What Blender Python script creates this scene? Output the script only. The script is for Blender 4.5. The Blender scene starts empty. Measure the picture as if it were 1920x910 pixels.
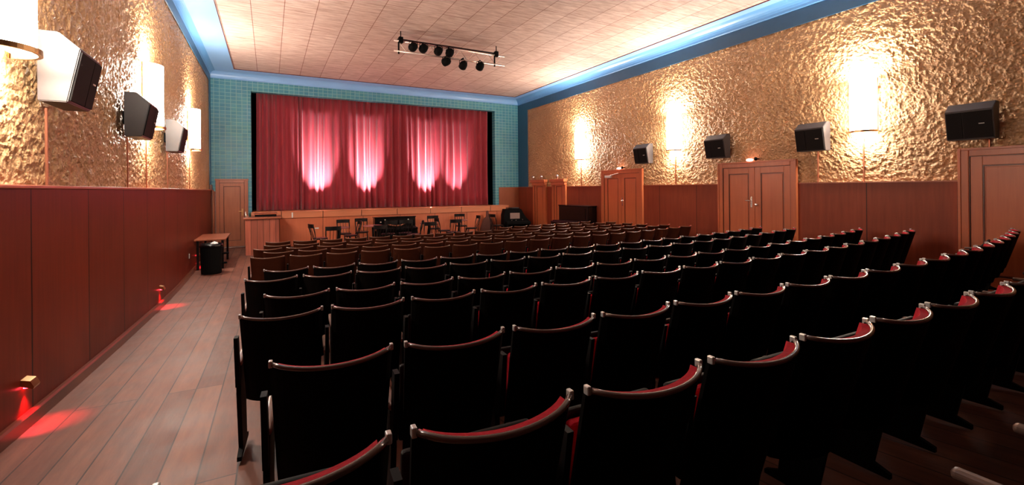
import bpy, bmesh, math, random
from mathutils import Vector, Matrix
random.seed(7)
SC = bpy.context.scene
COL = SC.collection
PI = math.pi

# ------------------------------------------------------------------ camera, world, exposure
YAW, ROLL, FPX, PYC = math.radians(28.24), 0.0092, 847.0, 353.8
cam_data = bpy.data.cameras.new('camera')
cam = bpy.data.objects.new('camera', cam_data); COL.objects.link(cam)
cam_data.sensor_width = 36.0
cam_data.lens = FPX / 1920 * 36.0
cam_data.shift_y = -(455 - PYC) / 1920
cam_data.clip_start = 0.02
R0 = Vector((math.cos(YAW), -math.sin(YAW), 0)); UP = Vector((0, 0, 1)); FW = Vector((math.sin(YAW), math.cos(YAW), 0))
cx, sx = math.cos(ROLL), math.sin(ROLL)
X = R0 * cx - UP * sx; Y = R0 * sx + UP * cx; Z = -FW
cam.matrix_world = Matrix(((X.x, Y.x, Z.x, 0), (X.y, Y.y, Z.y, 0), (X.z, Y.z, Z.z, 0), (0, 0, 0, 1)))
SC.camera = cam
SC.view_settings.view_transform = 'Standard'
SC.view_settings.look = 'None'
SC.view_settings.gamma = 1
SC.view_settings.use_curve_mapping = False
SC.view_settings.exposure = 1.0
W = bpy.data.worlds.new('dim_hall'); SC.world = W; W.use_nodes = True
W.node_tree.nodes['Background'].inputs[0].default_value = (1.0, 0.75, 0.7, 1)
W.node_tree.nodes['Background'].inputs[1].default_value = 0.01
LAMP_COL = (1.0, 0.88, 0.76)
LAMP_E = 34.0
UP_E = 56.0
DOWN_E = 16.0
FOOT_E = 1450.0

# ------------------------------------------------------------------ dimensions (metres, eye at z = 0)
XL, XR, YB, YN = -1.6, 9.31, 16.72, -3.0
ZC = 3.72
FLOOR = [(-3.2, 1.10), (0, 1.36), (1, 1.445), (2, 1.53), (3, 1.60), (4, 1.655), (5, 1.71), (6, 1.755), (7, 1.795), (8, 1.83), (9, 1.86), (10.5, 1.88), (13, 1.85), (18.5, 1.74)]
def fz(y):
    for (a, ha), (b, hb) in zip(FLOOR, FLOOR[1:]):
        if y <= b: return -(ha + (hb - ha) * (y - a) / (b - a))
    return -FLOOR[-1][1]

# ------------------------------------------------------------------ helpers
def link_obj(name, bm, mat, parent=None, smooth=False, loc=None):
    bmesh.ops.recalc_face_normals(bm, faces=bm.faces)
    me = bpy.data.meshes.new(name); bm.to_mesh(me); bm.free()
    if smooth:
        for p in me.polygons: p.use_smooth = True
    if isinstance(mat, (list, tuple)):
        for m in mat: me.materials.append(m)
    else: me.materials.append(mat)
    o = bpy.data.objects.new(name, me); COL.objects.link(o)
    if parent is not None: o.parent = parent
    if loc is not None: o.location = loc
    return o
def struct(name, bm, mat, parent=None, **k):
    o = link_obj(name, bm, mat, parent, **k)
    if parent is None: o['kind'] = 'structure'
    return o
def tag(o, label, cat, group=None):
    o['label'] = label; o['category'] = cat
    if group: o['group'] = group
    return o
def thing(name, label, cat, loc=(0, 0, 0), rotz=0, group=None):
    o = bpy.data.objects.new(name, None); COL.objects.link(o)
    o.empty_display_size = 0.1
    o.location = loc; o.rotation_euler = (0, 0, rotz)
    return tag(o, label, cat, group)
def copy_tree(root, loc, rotz, label, group=None):
    r = root.copy(); COL.objects.link(r); r.location = loc; r.rotation_euler = (0, 0, rotz)
    r['label'] = label
    if group: r['group'] = group
    for ch in root.children:
        c = ch.copy(); COL.objects.link(c); c.parent = r
        for g in ch.children:
            d = g.copy(); COL.objects.link(d); d.parent = c
    return r
def box(bm, lo, hi, bevel=0.0, seg=2, mat=0):
    lo = Vector(lo); hi = Vector(hi)
    r = bmesh.ops.create_cube(bm, size=1.0)
    vs = r['verts']
    c = (lo + hi) / 2; s = hi - lo
    for v in vs: v.co = Vector((v.co.x * s.x, v.co.y * s.y, v.co.z * s.z)) + c
    fs = set(f for v in vs for f in v.link_faces)
    for f in fs: f.material_index = mat
    if bevel > 0:
        es = list(set(e for v in vs for e in v.link_edges))
        bmesh.ops.bevel(bm, geom=es, offset=bevel, segments=seg, affect='EDGES', profile=0.5)
    return vs
def tube(bm, a, b, r, r2=None, seg=12):
    a = Vector(a); b = Vector(b); d = b - a
    q = d.to_track_quat('Z', 'Y').to_matrix().to_4x4()
    M = Matrix.Translation((a + b) / 2) @ q
    bmesh.ops.create_cone(bm, cap_ends=True, cap_tris=False, segments=seg, radius1=r, radius2=r if r2 is None else r2, depth=d.length, matrix=M)
def path_tube(bm, pts, r, seg=8):
    pts = [Vector(p) for p in pts]; rings = []
    for i, p in enumerate(pts):
        t = (pts[min(i + 1, len(pts) - 1)] - pts[max(i - 1, 0)]).normalized()
        q = t.to_track_quat('Z', 'Y')
        rings.append([bm.verts.new(p + q @ Vector((r * math.cos(2 * PI * k / seg), r * math.sin(2 * PI * k / seg), 0))) for k in range(seg)])
    for A, B in zip(rings, rings[1:]):
        for k in range(seg): bm.faces.new((A[k], A[(k + 1) % seg], B[(k + 1) % seg], B[k]))
    bm.faces.new(rings[0][::-1]); bm.faces.new(rings[-1])
def prism(bm, poly, axis, a, b, mat=0):
    """poly: 2D points; axis 'y': (x,z) polygon pushed along y, 'x': (y,z), 'z': (x,y)."""
    def P(u, v, t):
        return {'y': (u, t, v), 'x': (t, u, v), 'z': (u, v, t)}[axis]
    A = [bm.verts.new(P(u, v, a)) for u, v in poly]; B = [bm.verts.new(P(u, v, b)) for u, v in poly]
    fs = [bm.faces.new(A), bm.faces.new(B[::-1])]
    n = len(poly)
    for i in range(n): fs.append(bm.faces.new((A[i], B[i], B[(i + 1) % n], A[(i + 1) % n])))
    for f in fs: f.material_index = mat
def lathe(bm, prof, center=(0, 0, 0), seg=24):
    c = Vector(center); rings = []
    for r, z in prof:
        if r < 1e-6: rings.append([bm.verts.new(c + Vector((0, 0, z)))])
        else: rings.append([bm.verts.new(c + Vector((r * math.cos(2 * PI * k / seg), r * math.sin(2 * PI * k / seg), z))) for k in range(seg)])
    for A, B in zip(rings, rings[1:]):
        for k in range(seg):
            k2 = (k + 1) % seg
            if len(A) == 1 and len(B) == 1: continue
            if len(A) == 1: bm.faces.new((A[0], B[k], B[k2]))
            elif len(B) == 1: bm.faces.new((A[k], A[k2], B[0]))
            else: bm.faces.new((A[k], A[k2], B[k2], B[k]))
NB = bmesh.new

# ------------------------------------------------------------------ materials
def new_mat(name):
    m = bpy.data.materials.new(name); m.use_nodes = True
    nt = m.node_tree; b = nt.nodes['Principled BSDF']
    return m, nt, b
def simple(name, col, rough=0.5, metal=0.0, spec=0.5, noise=0.0, nscale=8.0, bump=0.0, coat=0.0, sheen=0.0):
    m, nt, b = new_mat(name)
    b.inputs['Roughness'].default_value = rough; b.inputs['Metallic'].default_value = metal
    b.inputs['Specular IOR Level'].default_value = spec
    b.inputs['Coat Weight'].default_value = coat
    b.inputs['Sheen Weight'].default_value = sheen
    tc = nt.nodes.new('ShaderNodeTexCoord'); n = nt.nodes.new('ShaderNodeTexNoise')
    n.inputs['Scale'].default_value = nscale; n.inputs['Detail'].default_value = 4
    nt.links.new(tc.outputs['Object'], n.inputs['Vector'])
    r = nt.nodes.new('ShaderNodeMixRGB')
    r.inputs[1].default_value = (*[c * (1 - noise) for c in col], 1); r.inputs[2].default_value = (*[min(1, c * (1 + noise)) for c in col], 1)
    nt.links.new(n.outputs['Fac'], r.inputs[0]); nt.links.new(r.outputs[0], b.inputs['Base Color'])
    if bump > 0:
        bu = nt.nodes.new('ShaderNodeBump'); bu.inputs['Strength'].default_value = bump; bu.inputs['Distance'].default_value = 0.01
        nt.links.new(n.outputs['Fac'], bu.inputs['Height']); nt.links.new(bu.outputs[0], b.inputs['Normal'])
    return m
def emis(name, col, e):
    m, nt, b = new_mat(name)
    b.inputs['Base Color'].default_value = (*col, 1)
    b.inputs['Emission Color'].default_value = (*col, 1); b.inputs['Emission Strength'].default_value = e
    return m
def math_node(nt, op, a, b=None):
    n = nt.nodes.new('ShaderNodeMath'); n.operation = op
    if isinstance(a, (int, float)): n.inputs[0].default_value = a
    else: nt.links.new(a, n.inputs[0])
    if b is not None:
        if isinstance(b, (int, float)): n.inputs[1].default_value = b
        else: nt.links.new(b, n.inputs[1])
    return n.outputs[0]
def wood(name, c1, c2, rough=0.35, along='z', seams=None, streak=1.0, coat=0.2, spec=0.5, var=0.25, world=True):
    """varnished veneer; seams=(axis index, offset, pitch, width)"""
    m, nt, b = new_mat(name)
    if world:
        g = nt.nodes.new('ShaderNodeNewGeometry'); pos = g.outputs['Position']
    else:
        g = nt.nodes.new('ShaderNodeTexCoord'); pos = g.outputs['Object']
    mp = nt.nodes.new('ShaderNodeMapping')
    s = {'x': (0.6, 9, 9), 'y': (9, 0.6, 9), 'z': (9, 9, 0.6)}[along]
    mp.inputs['Scale'].default_value = tuple(v * streak for v in s)
    nt.links.new(pos, mp.inputs['Vector'])
    n1 = nt.nodes.new('ShaderNodeTexNoise'); n1.inputs['Scale'].default_value = 2.5; n1.inputs['Detail'].default_value = 8; n1.inputs['Roughness'].default_value = 0.6
    nt.links.new(mp.outputs[0], n1.inputs['Vector'])
    n2 = nt.nodes.new('ShaderNodeTexNoise'); n2.inputs['Scale'].default_value = 1.1; n2.inputs['Detail'].default_value = 2
    nt.links.new(pos, n2.inputs['Vector'])
    f = math_node(nt, 'ADD', math_node(nt, 'MULTIPLY', n1.outputs['Fac'], 0.6), math_node(nt, 'MULTIPLY', n2.outputs['Fac'], 0.5))
    r = nt.nodes.new('ShaderNodeValToRGB')
    r.color_ramp.elements[0].position = 0.25; r.color_ramp.elements[0].color = (*c1, 1)
    r.color_ramp.elements[1].position = 0.75; r.color_ramp.elements[1].color = (*c2, 1)
    nt.links.new(f, r.inputs[0])
    col = r.outputs[0]
    b.inputs['Roughness'].default_value = rough; b.inputs['Coat Weight'].default_value = coat; b.inputs['Coat Roughness'].default_value = 0.25
    b.inputs['Specular IOR Level'].default_value = spec
    if seams:
        ax, off, pitch, wd = seams
        sp = nt.nodes.new('ShaderNodeSeparateXYZ'); nt.links.new(pos, sp.inputs[0])
        q = math_node(nt, 'DIVIDE', math_node(nt, 'SUBTRACT', sp.outputs[ax], off - 50 * pitch), pitch)
        fr = math_node(nt, 'FRACT', q)
        cell = math_node(nt, 'FLOOR', q)
        wn = nt.nodes.new('ShaderNodeTexWhiteNoise'); wn.noise_dimensions = '1D'; nt.links.new(cell, wn.inputs['W'])
        hv = nt.nodes.new('ShaderNodeHueSaturation'); nt.links.new(col, hv.inputs['Color'])
        nt.links.new(math_node(nt, 'ADD', math_node(nt, 'MULTIPLY', wn.outputs['Value'], var * 2), 1 - var), hv.inputs['Value'])
        col = hv.outputs[0]
        dark = math_node(nt, 'LESS_THAN', math_node(nt, 'PINGPONG', math_node(nt, 'ADD', fr, 0.0), 0.5), wd / pitch / 2)
        mx = nt.nodes.new('ShaderNodeMixRGB'); nt.links.new(dark, mx.inputs[0]); nt.links.new(col, mx.inputs[1]); mx.inputs[2].default_value = (0.012, 0.004, 0.003, 1)
        col = mx.outputs[0]
    nt.links.new(col, b.inputs['Base Color'])
    bu = nt.nodes.new('ShaderNodeBump'); bu.inputs['Strength'].default_value = 0.08; bu.inputs['Distance'].default_value = 0.004
    nt.links.new(n1.outputs['Fac'], bu.inputs['Height']); nt.links.new(bu.outputs[0], b.inputs['Normal'])
    return m

def gold_plaster():
    m, nt, b = new_mat('gold_relief_plaster')
    g = nt.nodes.new('ShaderNodeNewGeometry')
    n0 = nt.nodes.new('ShaderNodeTexNoise'); n0.inputs['Scale'].default_value = 7.0; n0.inputs['Detail'].default_value = 2
    nt.links.new(g.outputs['Position'], n0.inputs['Vector'])
    mx = nt.nodes.new('ShaderNodeVectorMath'); mx.operation = 'SCALE'; nt.links.new(n0.outputs['Color'], mx.inputs[0]); mx.inputs['Scale'].default_value = 0.05
    ad = nt.nodes.new('ShaderNodeVectorMath'); ad.operation = 'ADD'; nt.links.new(g.outputs['Position'], ad.inputs[0]); nt.links.new(mx.outputs[0], ad.inputs[1])
    v = nt.nodes.new('ShaderNodeTexVoronoi'); v.feature = 'SMOOTH_F1'; v.inputs['Scale'].default_value = 27.0; v.inputs['Smoothness'].default_value = 0.6
    nt.links.new(ad.outputs[0], v.inputs['Vector'])
    n1 = nt.nodes.new('ShaderNodeTexNoise'); n1.inputs['Scale'].default_value = 34.0; n1.inputs['Detail'].default_value = 5; n1.inputs['Roughness'].default_value = 0.65
    nt.links.new(ad.outputs[0], n1.inputs['Vector'])
    h = math_node(nt, 'ADD', math_node(nt, 'MULTIPLY', v.outputs['Distance'], 0.8), math_node(nt, 'MULTIPLY', n1.outputs['Fac'], 1.0))
    bu = nt.nodes.new('ShaderNodeBump'); bu.inputs['Strength'].default_value = 1.0; bu.inputs['Distance'].default_value = 0.022
    nt.links.new(h, bu.inputs['Height']); nt.links.new(bu.outputs[0], b.inputs['Normal'])
    n2 = nt.nodes.new('ShaderNodeTexNoise'); n2.inputs['Scale'].default_value = 0.8; n2.inputs['Detail'].default_value = 3
    nt.links.new(g.outputs['Position'], n2.inputs['Vector'])
    r = nt.nodes.new('ShaderNodeValToRGB')
    r.color_ramp.elements[0].position = 0.3; r.color_ramp.elements[0].color = (0.44, 0.24, 0.105, 1)
    r.color_ramp.elements[1].position = 0.7; r.color_ramp.elements[1].color = (0.60, 0.36, 0.17, 1)
    nt.links.new(n2.outputs['Fac'], r.inputs[0]); nt.links.new(r.outputs[0], b.inputs['Base Color'])
    b.inputs['Roughness'].default_value = 0.48; b.inputs['Metallic'].default_value = 0.2
    b.inputs['Coat Weight'].default_value = 0.3; b.inputs['Coat Roughness'].default_value = 0.32
    return m

def tile_teal():
    m, nt, b = new_mat('teal_glazed_tile')
    g = nt.nodes.new('ShaderNodeNewGeometry')
    sp = nt.nodes.new('ShaderNodeSeparateXYZ'); nt.links.new(g.outputs['Position'], sp.inputs[0])
    cb = nt.nodes.new('ShaderNodeCombineXYZ'); nt.links.new(sp.outputs[0], cb.inputs[0]); nt.links.new(sp.outputs[2], cb.inputs[1])
    br = nt.nodes.new('ShaderNodeTexBrick'); nt.links.new(cb.outputs[0], br.inputs['Vector'])
    br.offset = 0.0; br.inputs['Scale'].default_value = 1.0
    br.inputs['Brick Width'].default_value = 0.15; br.inputs['Row Height'].default_value = 0.115; br.inputs['Mortar Size'].default_value = 0.012; br.inputs['Mortar Smooth'].default_value = 0.6
    br.inputs['Color1'].default_value = (0.055, 0.27, 0.37, 1); br.inputs['Color2'].default_value = (0.085, 0.34, 0.43, 1); br.inputs['Mortar'].default_value = (0.25, 0.50, 0.50, 1)
    n = nt.nodes.new('ShaderNodeTexNoise'); n.inputs['Scale'].default_value = 2.2; n.inputs['Detail'].default_value = 4; nt.links.new(g.outputs['Position'], n.inputs['Vector'])
    mx = nt.nodes.new('ShaderNodeMixRGB'); mx.blend_type = 'MULTIPLY'; mx.inputs[0].default_value = 0.5
    nt.links.new(br.outputs['Color'], mx.inputs[1]); nt.links.new(n.outputs['Color'], mx.inputs[2])
    mx2 = nt.nodes.new('ShaderNodeMixRGB'); mx2.inputs[0].default_value = 0.55; nt.links.new(br.outputs['Color'], mx2.inputs[1]); nt.links.new(mx.outputs[0], mx2.inputs[2])
    nt.links.new(mx2.outputs[0], b.inputs['Base Color']); b.inputs['Roughness'].default_value = 0.45
    bu = nt.nodes.new('ShaderNodeBump'); bu.inputs['Strength'].default_value = 0.4; bu.inputs['Distance'].default_value = 0.01; bu.invert = True
    nt.links.new(br.outputs['Fac'], bu.inputs['Height']); nt.links.new(bu.outputs[0], b.inputs['Normal'])
    return m

def ceiling_board():
    m, nt, b = new_mat('wood_fibre_ceiling_board')
    g = nt.nodes.new('ShaderNodeNewGeometry')
    sp = nt.nodes.new('ShaderNodeSeparateXYZ'); nt.links.new(g.outputs['Position'], sp.inputs[0])
    cb = nt.nodes.new('ShaderNodeCombineXYZ')
    nt.links.new(math_node(nt, 'ADD', sp.outputs[1], 40.0), cb.inputs[0]); nt.links.new(math_node(nt, 'ADD', sp.outputs[0], 60.0 + 0.3), cb.inputs[1])
    br = nt.nodes.new('ShaderNodeTexBrick'); nt.links.new(cb.outputs[0], br.inputs['Vector'])
    br.offset = 0.5; br.inputs['Scale'].default_value = 1.0
    br.inputs['Brick Width'].default_value = 2.4; br.inputs['Row Height'].default_value = 0.6; br.inputs['Mortar Size'].default_value = 0.007; br.inputs['Mortar Smooth'].default_value = 0.1
    br.inputs['Color1'].default_value = (0.75, 0.62, 0.56, 1); br.inputs['Color2'].default_value = (0.67, 0.54, 0.48, 1); br.inputs['Mortar'].default_value = (0.30, 0.14, 0.10, 1)
    mp = nt.nodes.new('ShaderNodeMapping'); mp.inputs['Scale'].default_value = (1.2, 7.0, 1); nt.links.new(g.outputs['Position'], mp.inputs['Vector'])
    n = nt.nodes.new('ShaderNodeTexNoise'); n.inputs['Scale'].default_value = 2.2; n.inputs['Detail'].default_value = 7; n.inputs['Roughness'].default_value = 0.65; nt.links.new(mp.outputs[0], n.inputs['Vector'])
    r = nt.nodes.new('ShaderNodeValToRGB'); r.color_ramp.elements[0].position = 0.3; r.color_ramp.elements[0].color = (0.42, 0.29, 0.24, 1); r.color_ramp.elements[1].position = 0.68; r.color_ramp.elements[1].color = (1.0, 1.0, 1.0, 1)
    nt.links.new(n.outputs['Fac'], r.inputs[0])
    mx = nt.nodes.new('ShaderNodeMixRGB'); mx.blend_type = 'MULTIPLY'; mx.inputs[0].default_value = 0.75
    nt.links.new(br.outputs['Color'], mx.inputs[1]); nt.links.new(r.outputs[0], mx.inputs[2])
    nt.links.new(mx.outputs[0], b.inputs['Base Color']); b.inputs['Roughness'].default_value = 0.7
    bu = nt.nodes.new('ShaderNodeBump'); bu.inputs['Strength'].default_value = 0.3; bu.inputs['Distance'].default_value = 0.01; bu.invert = True
    nt.links.new(br.outputs['Fac'], bu.inputs['Height']); nt.links.new(bu.outputs[0], b.inputs['Normal'])
    return m

def floor_board():
    m, nt, b = new_mat('worn_oak_floorboards')
    g = nt.nodes.new('ShaderNodeNewGeometry')
    sp = nt.nodes.new('ShaderNodeSeparateXYZ'); nt.links.new(g.outputs['Position'], sp.inputs[0])
    cb = nt.nodes.new('ShaderNodeCombineXYZ')
    nt.links.new(math_node(nt, 'ADD', sp.outputs[1], 41.3), cb.inputs[0]); nt.links.new(math_node(nt, 'ADD', sp.outputs[0], 60.04), cb.inputs[1])
    br = nt.nodes.new('ShaderNodeTexBrick'); nt.links.new(cb.outputs[0], br.inputs['Vector'])
    br.offset = 0.37; br.offset_frequency = 3; br.inputs['Scale'].default_value = 1.0; br.inputs['Bias'].default_value = 0.0
    br.inputs['Brick Width'].default_value = 4.6; br.inputs['Row Height'].default_value = 0.195; br.inputs['Mortar Size'].default_value = 0.0045; br.inputs['Mortar Smooth'].default_value = 0.0
    br.inputs['Color1'].default_value = (0.235, 0.098, 0.064, 1); br.inputs['Color2'].default_value = (0.150, 0.056, 0.036, 1); br.inputs['Mortar'].default_value = (0.03, 0.012, 0.01, 1)
    mp = nt.nodes.new('ShaderNodeMapping'); mp.inputs['Scale'].default_value = (9, 1.1, 1); nt.links.new(g.outputs['Position'], mp.inputs['Vector'])
    n = nt.nodes.new('ShaderNodeTexNoise'); n.inputs['Scale'].default_value = 2.0; n.inputs['Detail'].default_value = 8; n.inputs['Roughness'].default_value = 0.65; nt.links.new(mp.outputs[0], n.inputs['Vector'])
    n2 = nt.nodes.new('ShaderNodeTexNoise'); n2.inputs['Scale'].default_value = 2.6; n2.inputs['Detail'].default_value = 6; n2.inputs['Roughness'].default_value = 0.7; nt.links.new(g.outputs['Position'], n2.inputs['Vector'])
    r = nt.nodes.new('ShaderNodeValToRGB'); r.color_ramp.elements[0].position = 0.3; r.color_ramp.elements[0].color = (0.40, 0.33, 0.30, 1); r.color_ramp.elements[1].position = 0.64; r.color_ramp.elements[1].color = (1.25, 1.2, 1.15, 1)
    nt.links.new(math_node(nt, 'ADD', math_node(nt, 'MULTIPLY', n.outputs['Fac'], 0.5), math_node(nt, 'MULTIPLY', n2.outputs['Fac'], 0.5)), r.inputs[0])
    mx = nt.nodes.new('ShaderNodeMixRGB'); mx.blend_type = 'MULTIPLY'; mx.inputs[0].default_value = 0.9
    nt.links.new(br.outputs['Color'], mx.inputs[1]); nt.links.new(r.outputs[0], mx.inputs[2])
    nt.links.new(mx.outputs[0], b.inputs['Base Color'])
    rr = math_node(nt, 'ADD', math_node(nt, 'MULTIPLY', n2.outputs['Fac'], 0.5), 0.30); nt.links.new(rr, b.inputs['Roughness'])
    bu = nt.nodes.new('ShaderNodeBump'); bu.inputs['Strength'].default_value = 0.25; bu.inputs['Distance'].default_value = 0.006
    nt.links.new(n.outputs['Fac'], bu.inputs['Height']); nt.links.new(bu.outputs[0], b.inputs['Normal'])
    return m

M_GOLD = gold_plaster(); M_TILE = tile_teal(); M_CEIL = ceiling_board(); M_FLOOR = floor_board()
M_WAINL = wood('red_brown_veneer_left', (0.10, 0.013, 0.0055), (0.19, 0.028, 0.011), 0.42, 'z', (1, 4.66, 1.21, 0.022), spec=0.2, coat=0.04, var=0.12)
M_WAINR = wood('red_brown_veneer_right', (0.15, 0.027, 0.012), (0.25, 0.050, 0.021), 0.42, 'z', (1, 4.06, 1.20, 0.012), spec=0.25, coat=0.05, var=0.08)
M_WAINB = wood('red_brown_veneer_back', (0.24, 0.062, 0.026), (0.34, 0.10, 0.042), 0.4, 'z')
M_TRIM = wood('trim_wood', (0.27, 0.072, 0.035), (0.40, 0.12, 0.06), 0.3, 'y')
M_BASE = wood('baseboard_wood', (0.09, 0.022, 0.011), (0.16, 0.045, 0.022), 0.3, 'y')
M_DARKTRIM = wood('dark_trim_wood', (0.07, 0.015, 0.008), (0.12, 0.03, 0.012), 0.35, 'y')
M_DOOR = wood('door_wood', (0.40, 0.10, 0.036), (0.55, 0.155, 0.058), 0.36, 'z')
M_DOORB = wood('back_door_wood', (0.30, 0.085, 0.042), (0.44, 0.145, 0.07), 0.4, 'z')
M_STAGE = wood('stage_front_wood', (0.46, 0.115, 0.052), (0.64, 0.185, 0.085), 0.38, 'z', (0, 1.55, 1.28, 0.014), var=0.06)
M_FASCIA = wood('stage_lip_wood', (0.52, 0.17, 0.085), (0.68, 0.25, 0.125), 0.34, 'x', (0, 1.55, 1.22, 0.02), var=0.08)
M_PLANK = wood('bar_plank_wood', (0.20, 0.045, 0.026), (0.42, 0.115, 0.068), 0.4, 'z', (0, -0.62, 0.155, 0.008), var=0.3)
M_TABLEW = wood('table_wood', (0.26, 0.075, 0.038), (0.38, 0.12, 0.06), 0.3, 'y')
M_BLUE_D = simple('dark_blue_paint', (0.018, 0.085, 0.165), 0.4, noise=0.08)
M_BLUE = simple('mid_blue_paint', (0.12, 0.33, 0.64), 0.4, noise=0.05)
M_BLUE_L = simple('light_blue_paint', (0.26, 0.50, 0.86), 0.35, noise=0.08, nscale=2)
M_MAROON = simple('maroon_bead', (0.12, 0.012, 0.02), 0.4)
M_BLACK = simple('black_lacquer', (0.003, 0.0025, 0.003), 0.25, noise=0.2, spec=0.35)
M_MATTE = simple('matt_black', (0.003, 0.003, 0.003), 0.8, spec=0.1)
M_CHAIR = simple('dark_stained_chair_wood', (0.004, 0.0025, 0.0025), 0.4, spec=0.3)
M_BRASS = simple('aged_brass', (0.62, 0.36, 0.16), 0.3, 1.0)
M_CHROME = simple('bright_metal', (0.75, 0.72, 0.68), 0.25, 1.0)
M_COPPER = simple('red_copper_conduit', (0.42, 0.15, 0.08), 0.35, 0.6)
M_CURT = simple('red_velvet', (0.33, 0.026, 0.042), 0.7, noise=0.12, nscale=3, sheen=0.3, spec=0.3)
M_SPK = simple('charcoal_speaker_cabinet', (0.05, 0.042, 0.042), 0.42, noise=0.1, nscale=60)
M_GRILL = simple('speaker_grille_cloth', (0.007, 0.006, 0.006), 0.7, spec=0.2, noise=0.3, nscale=90)
M_WHITE = simple('white_plastic', (0.8, 0.78, 0.74), 0.4)
M_PAPER = simple('pale_sheet', (0.24, 0.16, 0.14), 0.6)
M_PINKTOP = simple('table_laminate', (0.30, 0.10, 0.09), 0.25)
M_ALU = simple('brushed_aluminium_truss', (0.80, 0.66, 0.60), 0.28, 0.75)
M_LAMP = emis('lamp_glass', LAMP_COL, LAMP_E)
M_REDLED = emis('red_led', (1.0, 0.03, 0.05), 12.0)
M_WARMLED = emis('warm_led', (1.0, 0.45, 0.35), 8.0)
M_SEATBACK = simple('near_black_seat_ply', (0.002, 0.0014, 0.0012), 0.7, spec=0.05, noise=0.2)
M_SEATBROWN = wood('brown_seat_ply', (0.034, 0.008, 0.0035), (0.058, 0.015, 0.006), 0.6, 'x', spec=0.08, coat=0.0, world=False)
M_RIM = simple('varnished_seat_edge', (0.10, 0.055, 0.045), 0.22, spec=0.7, coat=0.3)
M_RIMB = simple('varnished_brown_edge', (0.16, 0.07, 0.04), 0.3, spec=0.5)
M_CAP = simple('worn_metal_cap', (0.62, 0.60, 0.58), 0.35, 0.6)
M_PAD = simple('red_seat_fabric', (0.36, 0.006, 0.016), 0.85, noise=0.25, nscale=90, bump=0.3, spec=0.15)
M_ARM = wood('worn_armrest_wood', (0.09, 0.045, 0.033), (0.20, 0.12, 0.095), 0.3, 'y', world=False)
M_IRON = simple('black_iron', (0.002, 0.0018, 0.0018), 0.6, spec=0.12)
M_UNDER = simple('black_seat_underside', (0.004, 0.003, 0.003), 0.6, spec=0.15)

# ------------------------------------------------------------------ room shell
bm = NB()
ys = [YN + (YB + 2.3 - YN) * i / 60 for i in range(61)]
a = [bm.verts.new((XL - 0.2, y, fz(y))) for y in ys]; b_ = [bm.verts.new((XR + 0.2, y, fz(y))) for y in ys]
a2 = [bm.verts.new((XL - 0.2, y, fz(y) - 0.2)) for y in ys]; b2 = [bm.verts.new((XR + 0.2, y, fz(y) - 0.2)) for y in ys]
for i in range(60):
    bm.faces.new((a[i], b_[i], b_[i + 1], a[i + 1])); bm.faces.new((a2[i], a2[i + 1], b2[i + 1], b2[i]))
    bm.faces.new((a[i], a[i + 1], a2[i + 1], a2[i])); bm.faces.new((b_[i], b2[i], b2[i + 1], b_[i + 1]))
bm.faces.new((a[0], a2[0], b2[0], b_[0])); bm.faces.new((a[-1], b_[-1], b2[-1], a2[-1]))
struct('floor', bm, M_FLOOR)

from mathutils import noise as mn
def relief(bm, x, s, y0, y1, z0, z1, st=0.0185):
    """hand-thrown plaster relief: real lumps, up to 3 cm deep, sinking behind the wall plane"""
    ny = int((y1 - y0) / st); nz = int((z1 - z0) / st); rows = []
    for i in range(ny + 1):
        y = y0 + (y1 - y0) * i / ny; col = []
        for j in range(nz + 1):
            z = z0 + (z1 - z0) * j / nz
            q = Vector((x * 3.1, y + 0.05 * mn.noise(Vector((y * 6, z * 6, 3))), z + 0.05 * mn.noise(Vector((y * 6, z * 6, 9)))))
            h = 0.5 + 0.55 * mn.noise(q * 17.0) + 0.42 * mn.noise(q * 34.0) + 0.12 * mn.noise(q * 5.0)
            h = max(0.0, min(1.0, h))
            col.append(bm.verts.new((x - s * 0.024 * (1 - h), y, z)))
        rows.append(col)
    for A, B in zip(rows, rows[1:]):
        for j in range(nz): bm.faces.new((A[j], B[j], B[j + 1], A[j + 1]))
bm = NB(); relief(bm, XL, 1, 2.0, YB, 0.0, 3.55); box(bm, (XL - 0.2, YN, -2.1), (XL - 0.032, YB, ZC + 0.2)); box(bm, (XL - 0.032, YN, -2.1), (XL, YB, 0.0)); box(bm, (XL - 0.032, YN, 3.55), (XL, YB, ZC + 0.2)); box(bm, (XL - 0.032, YN, 0.0), (XL, 2.0, 3.55)); struct('wall_left', bm, M_GOLD, smooth=False)
bm = NB(); relief(bm, XR, -1, 1.0, YB, 0.0, 3.55); box(bm, (XR + 0.032, YN, -2.1), (XR + 0.2, YB, ZC + 0.2)); box(bm, (XR, YN, -2.1), (XR + 0.032, YB, 0.0)); box(bm, (XR, YN, 3.55), (XR + 0.032, YB, ZC + 0.2)); box(bm, (XR, YN, 0.0), (XR + 0.032, 1.0, 3.55)); struct('wall_right', bm, M_GOLD, smooth=False)
bm = NB(); box(bm, (XL - 0.2, YN - 0.2, -2.1), (XR + 0.2, YN, ZC + 0.2)); struct('wall_near', bm, M_MATTE)
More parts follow.
